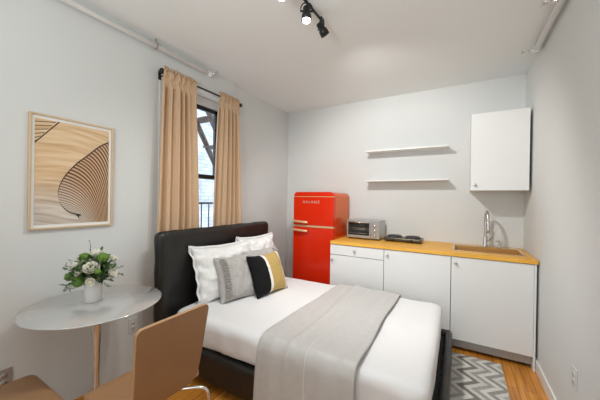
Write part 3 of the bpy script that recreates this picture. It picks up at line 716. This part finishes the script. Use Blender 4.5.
obj('cabinet_body', extr(panel_profile(.05, 1.485, .065, .01, FW), .055, .53), M_REDSIDE, fr, bevel=.006)
obj('top_cap', extr(panel_profile(1.432, 1.485, .052, 0, FW-.001), -.008, .055), M_RED, fr, bevel=.010)
fz = obj('door', extr(panel_profile(1.072, 1.424, .004, .004, FW), -.012, .048), M_RED, fr, bevel=.012)
dr = obj('door', extr(panel_profile(.07, 1.045, .004, .02, FW), -.012, .048), M_RED, fr, bevel=.012)
box('trim_strip', (-FW+.002, -.014, 1.047), (FW-.002, .05, 1.070), M_BRASS, fr, .003)
box('trim_strip', (-FW+.002, -.009, 1.424), (FW-.002, .05, 1.431), M_BRASS, fr)
bm = bmesh.new(); add_box(bm, (-FW+.01, .046, .06), (FW-.01, .057, 1.43)); obj('door_seal', bm, M_REDSEAL, fr)
for par, z in ((fz, 1.112), (dr, 1.004)):
    bm = bmesh.new(); y = -.05
    add_tube(bm, smooth_path([(-FW+.012, -.014, z+.004), (-FW+.014, y+.01, z+.004), (-FW+.03, y, z+.004), (-FW+.10, y-.004, z+.002), (-FW+.17, y, z-.002), (-FW+.215, y+.014, z-.006)], 5), .015, n=12, radii=None); add_box(bm, (-FW+.13, -.05, z-.008), (-FW+.15, -.010, z+.004)); obj('handle', bm, M_BRASS, par)
tc_ = bpy.data.curves.new('lettering', 'FONT'); tc_.body = 'GALANZ'; tc_.size = .046; tc_.space_character = 1.45; tc_.extrude = .002; tc_.align_x = 'CENTER'
to = bpy.data.objects.new('tmp_lettering', tc_); C.objects.link(to); bpy.context.view_layer.update()
me = bpy.data.meshes.new_from_object(to.evaluated_get(bpy.context.evaluated_depsgraph_get())); bpy.data.objects.remove(to)
me.transform(Matrix.Translation((-.025, -.014, 1.345)) @ Matrix.Rotation(PI/2, 4, 'X')); me.materials.clear(); me.materials.append(mat('chrome_letters', (.90, .80, .72), .2, metal=.6))
lt = bpy.data.objects.new('lettering', me); C.objects.link(lt); lt.parent = fz
for sx in (-1, 1):
    for y in (.09, .48):
        bm = bmesh.new(); add_cyl(bm, (sx*.22, y, 0), (sx*.22, y, .055), .02, n=14); obj('foot', bm, M_BLACK, fr)

# ------------------------------------------------------------------ kitchen base units
KY = 2.95; CT = .885
def knob(parent, x, z, y=KY-.018):
    bm = bmesh.new(); add_lathe(bm, [(0, 0), (.006, 0), (.006, .010), (.013, .014), (.014, .020), (.011, .025), (0, .026)], (x, y, z), 20, (0, -1, 0)); return obj('knob', bm, M_STEEL, parent)
def base_unit(x0, x1, label, drawer, kx, hole=None):
    u = thing('base_cabinet', label, 'cabinet', (0, 0, 0)); t = .016; top = CT
    bm = bmesh.new()
    add_box(bm, (x0, KY, .11), (x0+t, 3.58, top)); add_box(bm, (x1-t, KY, .11), (x1, 3.58, top)); add_box(bm, (x0+t, KY, .11), (x1-t, 3.58, .126)); add_box(bm, (x0+t, 3.572, .126), (x1-t, 3.58, top))
    obj('cabinet_body', bm, M_CABIN, u)
    zt = top-.004; g = .0014
    if drawer:
        d = box('drawer', (x0+g, KY-.018, .768), (x1-g, KY, zt), M_CAB, u, .0015); knob(d, (x0+x1)/2-.01, .828); zt = .762
    d = box('door', (x0+g, KY-.018, .118), (x1-g, KY, zt), M_CAB, u, .0015); knob(d, kx, .705 if drawer else zt-.055)
    box('toe_kick', (x0, KY+.035, .03), (x1, KY+.05, .11), M_PLINTH, u)
    for x in (x0+.05, x1-.05):
        for y in (KY+.09, 3.5): bm = bmesh.new(); add_cyl(bm, (x, y, 0), (x, y, .11), .015, n=12); obj('leg', bm, M_BLACK, u)
    return u
base_unit(-1.275, -.668, 'white base cabinet with a drawer over a door beside the fridge', True, -1.243)
base_unit(-.665, -.052, 'middle white base cabinet with one plain door', False, -.628)
base_unit(-.049, .553, 'right white base cabinet with one plain door under the sink', False, -.012)
box_o = box('end_panel', (.553, KY-.018, .0), (.568, 3.58, CT), M_CAB, None, .0015); tag(box_o, 'narrow white end panel between the right base cabinet and the wall', 'panel')
# worktop with the sink cut-out
SX0, SX1, SY0, SY1 = -.03, .515, 3.075, 3.46
bm = bmesh.new(); z0, z1 = CT+.002, CT+.034; wx0, wx1, wy0, wy1 = -1.272, .575, 2.922, 3.602
for lo, hi in (((wx0, wy0, z0), (SX0, wy1, z1)), ((SX1, wy0, z0), (wx1, wy1, z1)), ((SX0, wy0, z0), (SX1, SY0, z1)), ((SX0, SY1, z0), (SX1, wy1, z1))): add_box(bm, lo, hi)
tag(obj('worktop', bm, M_TOP), 'golden butcher block worktop running over the base cabinets', 'worktop')
WZ = z1
sk = thing('sink', 'brass toned rectangular sink set into the right end of the worktop', 'sink', (0, 0, 0))
bm = bmesh.new(); e = .014
for lo, hi in (((SX0-e, SY0-e, WZ), (SX1+e, SY0+.006, WZ+.005)), ((SX0-e, SY1-.006, WZ), (SX1+e, SY1+.07, WZ+.005)), ((SX0-e, SY0, WZ), (SX0+.006, SY1, WZ+.005)), ((SX1-.006, SY0, WZ), (SX1+e, SY1, WZ+.005))): add_box(bm, lo, hi)
obj('sink_rim', bm, M_SINKRIM, sk, bevel=.002)
bm = bmesh.new(); a0, a1, b0, b1, zb = SX0+.004, SX1-.004, SY0+.004, SY1-.004, .74
for lo, hi in (((a0, b0, zb), (a1, b0+.003, WZ)), ((a0, b1-.003, zb), (a1, b1, WZ)), ((a0, b0, zb), (a0+.003, b1, WZ)), ((a1-.003, b0, zb), (a1, b1, WZ)), ((a0, b0, zb-.003), (a1, b1, zb))): add_box(bm, lo, hi)
obj('basin', bm, M_SINK, sk)
bm = bmesh.new(); add_lathe(bm, [(.02, .0005), (.042, .001), (.044, .003), (.038, .004), (.03, .0015), (0, .0015)], ((a0+a1)/2, (b0+b1)/2, zb), 28); obj('drain', bm, M_STEEL, sk)
# faucet
FX, FY, FZ = .252, 3.50, WZ+.005
fc = thing('faucet', 'tall steel gooseneck kitchen faucet with pull-down spray behind the sink', 'faucet', (FX, FY, FZ))
bm = bmesh.new(); add_lathe(bm, [(0, 0), (.027, 0), (.027, .006), (.022, .010), (.019, .016), (.019, .10), (.016, .106), (0, .106)], (0, 0, 0), 28); obj('body', bm, M_STEEL, fc)
bm = bmesh.new(); add_tube(bm, smooth_path([(0, 0, .10), (0, 0, .20), (0, 0, .29), (.001, -.02, .345), (.004, -.07, .372), (.008, -.12, .350), (.010, -.145, .30), (.011, -.15, .27)], 8), .0125, n=16); obj('spout', bm, M_STEEL, fc)
bm = bmesh.new(); add_lathe(bm, [(0, 0), (.0145, 0), (.0155, -.02), (.019, -.09), (.019, -.11), (.015, -.113), (0, -.113)], (.011, -.15, .275), 24); obj('spray_head', bm, M_STEEL, fc)
bm = bmesh.new(); add_cyl(bm, (.015, 0, .075), (.045, -.004, .078), .013, n=18); add_tube(bm, smooth_path([(.042, -.004, .078), (.062, -.01, .10), (.075, -.015, .15)], 5), .0055, n=10); obj('handle', bm, M_STEEL, fc)
so = thing('soap_dispenser', 'small steel soap pump to the right of the faucet', 'soap dispenser', (.375, 3.505, FZ))
bm = bmesh.new(); add_lathe(bm, [(0, 0), (.018, 0), (.018, .005), (.011, .009), (.010, .035), (.005, .04), (.005, .06), (.009, .062), (.009, .07), (0, .071)], (0, 0, 0), 24); obj('pump_body', bm, M_STEEL, so)
bm = bmesh.new(); add_tube(bm, [(0, 0, .066), (-.02, -.03, .068), (-.03, -.045, .062)], .0045, n=10); obj('nozzle', bm, M_STEEL, so)

# toaster oven
to = thing('toaster_oven', 'silver toaster oven with dark glass door at the left end of the worktop', 'toaster oven', (-.992, 3.25, WZ))
w2, hh, dd = .200, .230, .27
bm = bmesh.new(); t = .008
add_box(bm, (-w2, 0, .014), (w2, dd, .014+t)); add_box(bm, (-w2, 0, hh-t), (w2, dd, hh)); add_box(bm, (-w2, 0, .022), (-w2+t, dd, hh-t)); add_box(bm, (w2-t, 0, .022), (w2, dd, hh-t)); add_box(bm, (-w2+t, dd-t, .022), (w2-t, dd, hh-t)); add_box(bm, (.095, .004, .022), (w2-t, dd-t, hh-t))
obj('housing', bm, M_TOASTB, to, bevel=.003)
bm = bmesh.new(); x0, x1, za, zb = -w2+.004, .094, .022, hh-.006
for lo, hi in (((x0, -.012, za), (x1, 0, za+.028)), ((x0, -.012, zb-.02), (x1, 0, zb)), ((x0, -.012, za+.028), (x0+.014, 0, zb-.02)), ((x1-.014, -.012, za+.028), (x1, 0, zb-.02))): add_box(bm, lo, hi)
dro = obj('door', bm, M_TOASTB, to, bevel=.002)
box('glass_pane', (x0+.014, -.009, za+.028), (x1-.014, -.004, zb-.02), M_TOASTG, dro)
bm = bmesh.new(); add_cyl(bm, (x0+.02, -.032, zb-.018), (x1-.02, -.032, zb-.018), .006, n=14)
for x in (x0+.03, x1-.03): add_cyl(bm, (x, -.010, zb-.016), (x, -.034, zb-.018), .005, n=10)
obj('handle', bm, M_CHROME, dro)
for z in (.075, .12, .135):
    bm = bmesh.new(); add_cyl(bm, (x0+.016, -.0105, z), (x1-.016, -.0105, z), .0014, n=8); obj('rack_bar', bm, M_STEEL, dro)
bm = bmesh.new(); add_box(bm, (.096, -.010, .022), (w2-.002, .004, hh-.006)); obj('control_panel', bm, mat('panel_silver', (.45, .45, .44), .3, metal=.7), to, bevel=.002)
for z in (.058, .115, .172):
    bm = bmesh.new(); add_lathe(bm, [(0, 0), (.018, 0), (.017, .010), (.014, .018), (0, .018)], (.143, -.010, z), 24, (0, -1, 0)); add_box(bm, (.1415, -.032, z-.014), (.1445, -.027, z+.014)); obj('knob', bm, M_CHROME, to)
for x in (-.17, .17):
    for y in (.03, .24): bm = bmesh.new(); add_cyl(bm, (x, y, 0), (x, y, .016), .012, n=12); obj('foot', bm, M_BLACK, to)
# hot plate
hp = thing('hot_plate', 'low brown black double burner hot plate beside the toaster oven', 'hot plate', (-.545, 3.37, WZ), -.02)
bm = bmesh.new(); add_rbox(bm, (-.205, -.10, .012), (.205, .10, .05), .012, nz=(4, 4, 1)); obj('base', bm, M_HOTBASE, hp)
for s in (-1, 1):
    bm = bmesh.new(); add_lathe(bm, [(0, .048), (.088, .048), (.088, .054), (.078, .056), (.076, .066), (.070, .069), (.055, .069), (.053, .066), (.035, .066), (.033, .069), (.012, .069), (0, .066)], (s*.10, .005, 0), 36); obj('burner', bm, M_IRON, hp)
    bm = bmesh.new(); add_lathe(bm, [(0, 0), (.016, 0), (.015, .012), (.012, .016), (0, .016)], (s*.10, -.099, .03), 20, (0, -1, 0)); obj('knob', bm, M_IRON, hp)
    for y in (-.07, .07): bm = bmesh.new(); add_cyl(bm, (s*.17, y, 0), (s*.17, y, .014), .011, n=12); obj('foot', bm, M_BLACK, hp)

# ------------------------------------------------------------------ wall cabinet and shelves
uc = thing('wall_cabinet', 'white single door wall cabinet in the upper right corner above the sink', 'cabinet', (0, 0, 0))
x0, x1, z0, z1, y0 = .103, .563, 1.506, 2.268, 3.236
bm = bmesh.new(); t = .016
add_box(bm, (x0, y0+.019, z0), (x0+t, YB, z1)); add_box(bm, (x1-t, y0+.019, z0), (x1, YB, z1)); add_box(bm, (x0+t, y0+.019, z0), (x1-t, YB, z0+t)); add_box(bm, (x0+t, y0+.019, z1-t), (x1-t, YB, z1)); add_box(bm, (x0+t, YB-.01, z0+t), (x1-t, YB, z1-t))
obj('cabinet_body', bm, M_CABIN, uc)
d = box('door', (x0+.001, y0, z0+.001), (x1-.001, y0+.018, z1-.001), M_CAB, uc, .0015); knob(d, x0+.038, z0+.055, y0)
for z, lab in ((2.000, 'upper white floating shelf on the back wall'), (1.627, 'lower white floating shelf on the back wall')):
    bm = bmesh.new(); add_box(bm, (-1.03, YB-.182, z), (-.105, YB, z+.019)); tag(obj('floating_shelf', bm, M_SHELF, bevel=.0015), lab, 'shelf', 'floating shelves')

# ------------------------------------------------------------------ rug
rg = thing('rug', 'grey and white chevron patterned rug on the floor at the foot of the bed', 'rug', (0, 0, 0))
RX0, RX1, RY0, RY1 = -.62, .335, 1.15, 2.90
cols = [(.66, .64, .60), (.30, .28, .26), (.62, .60, .56), (.40, .385, .36), (.66, .64, .60), (.22, .19, .165), (.60, .58, .54), (.36, .34, .31)]
rmats = [mat('rug_wool_%s' % n_, c_, .95, bump=.6, bscale=300, var=.12, vscale=60) for n_, c_ in zip(('white', 'grey', 'ivory', 'silver', 'cream', 'brown', 'pearl', 'slate'), cols)]
bm = bmesh.new(); HP, AMP, SW = .105, .115, .048          # half period, swing and stripe width
def clipx(x): return min(max(x, RX0), RX1)
ny_ = int(math.ceil((RY1-RY0)/HP))
for i in range(ny_):
    ya = RY0+i*HP; yb_ = min(ya+HP, RY1); sa = AMP if i % 2 else 0; sb = AMP-sa if yb_-ya > HP-1e-6 else sa+(AMP-2*sa)*(yb_-ya)/HP
    for k in range(-3, int((RX1-RX0)/SW)+2):
        sub = 6
        for m_ in range(sub):
            t0, t1 = m_/sub, (m_+1)/sub; y0_, y1_ = ya+(yb_-ya)*t0, ya+(yb_-ya)*t1; o0, o1 = sa+(sb-sa)*t0, sa+(sb-sa)*t1
            q = [(clipx(RX0+k*SW+o0), y0_), (clipx(RX0+(k+1)*SW+o0), y0_), (clipx(RX0+(k+1)*SW+o1), y1_), (clipx(RX0+k*SW+o1), y1_)]
            q = [p_ for n_, p_ in enumerate(q) if abs(p_[0]-q[n_-1][0])+abs(p_[1]-q[n_-1][1]) > 1e-7]
            if len(q) < 3 or max(p_[0] for p_ in q)-min(p_[0] for p_ in q) < 1e-6: continue
            f = bm.faces.new([bm.verts.new((x, y, .010)) for x, y in q]); f.material_index = k % 8
obj('pile', bm, rmats, rg)
box('backing', (RX0, RY0, .001), (RX1, RY1, .0095), mat('rug_backing', (.25, .24, .22), .9), rg)
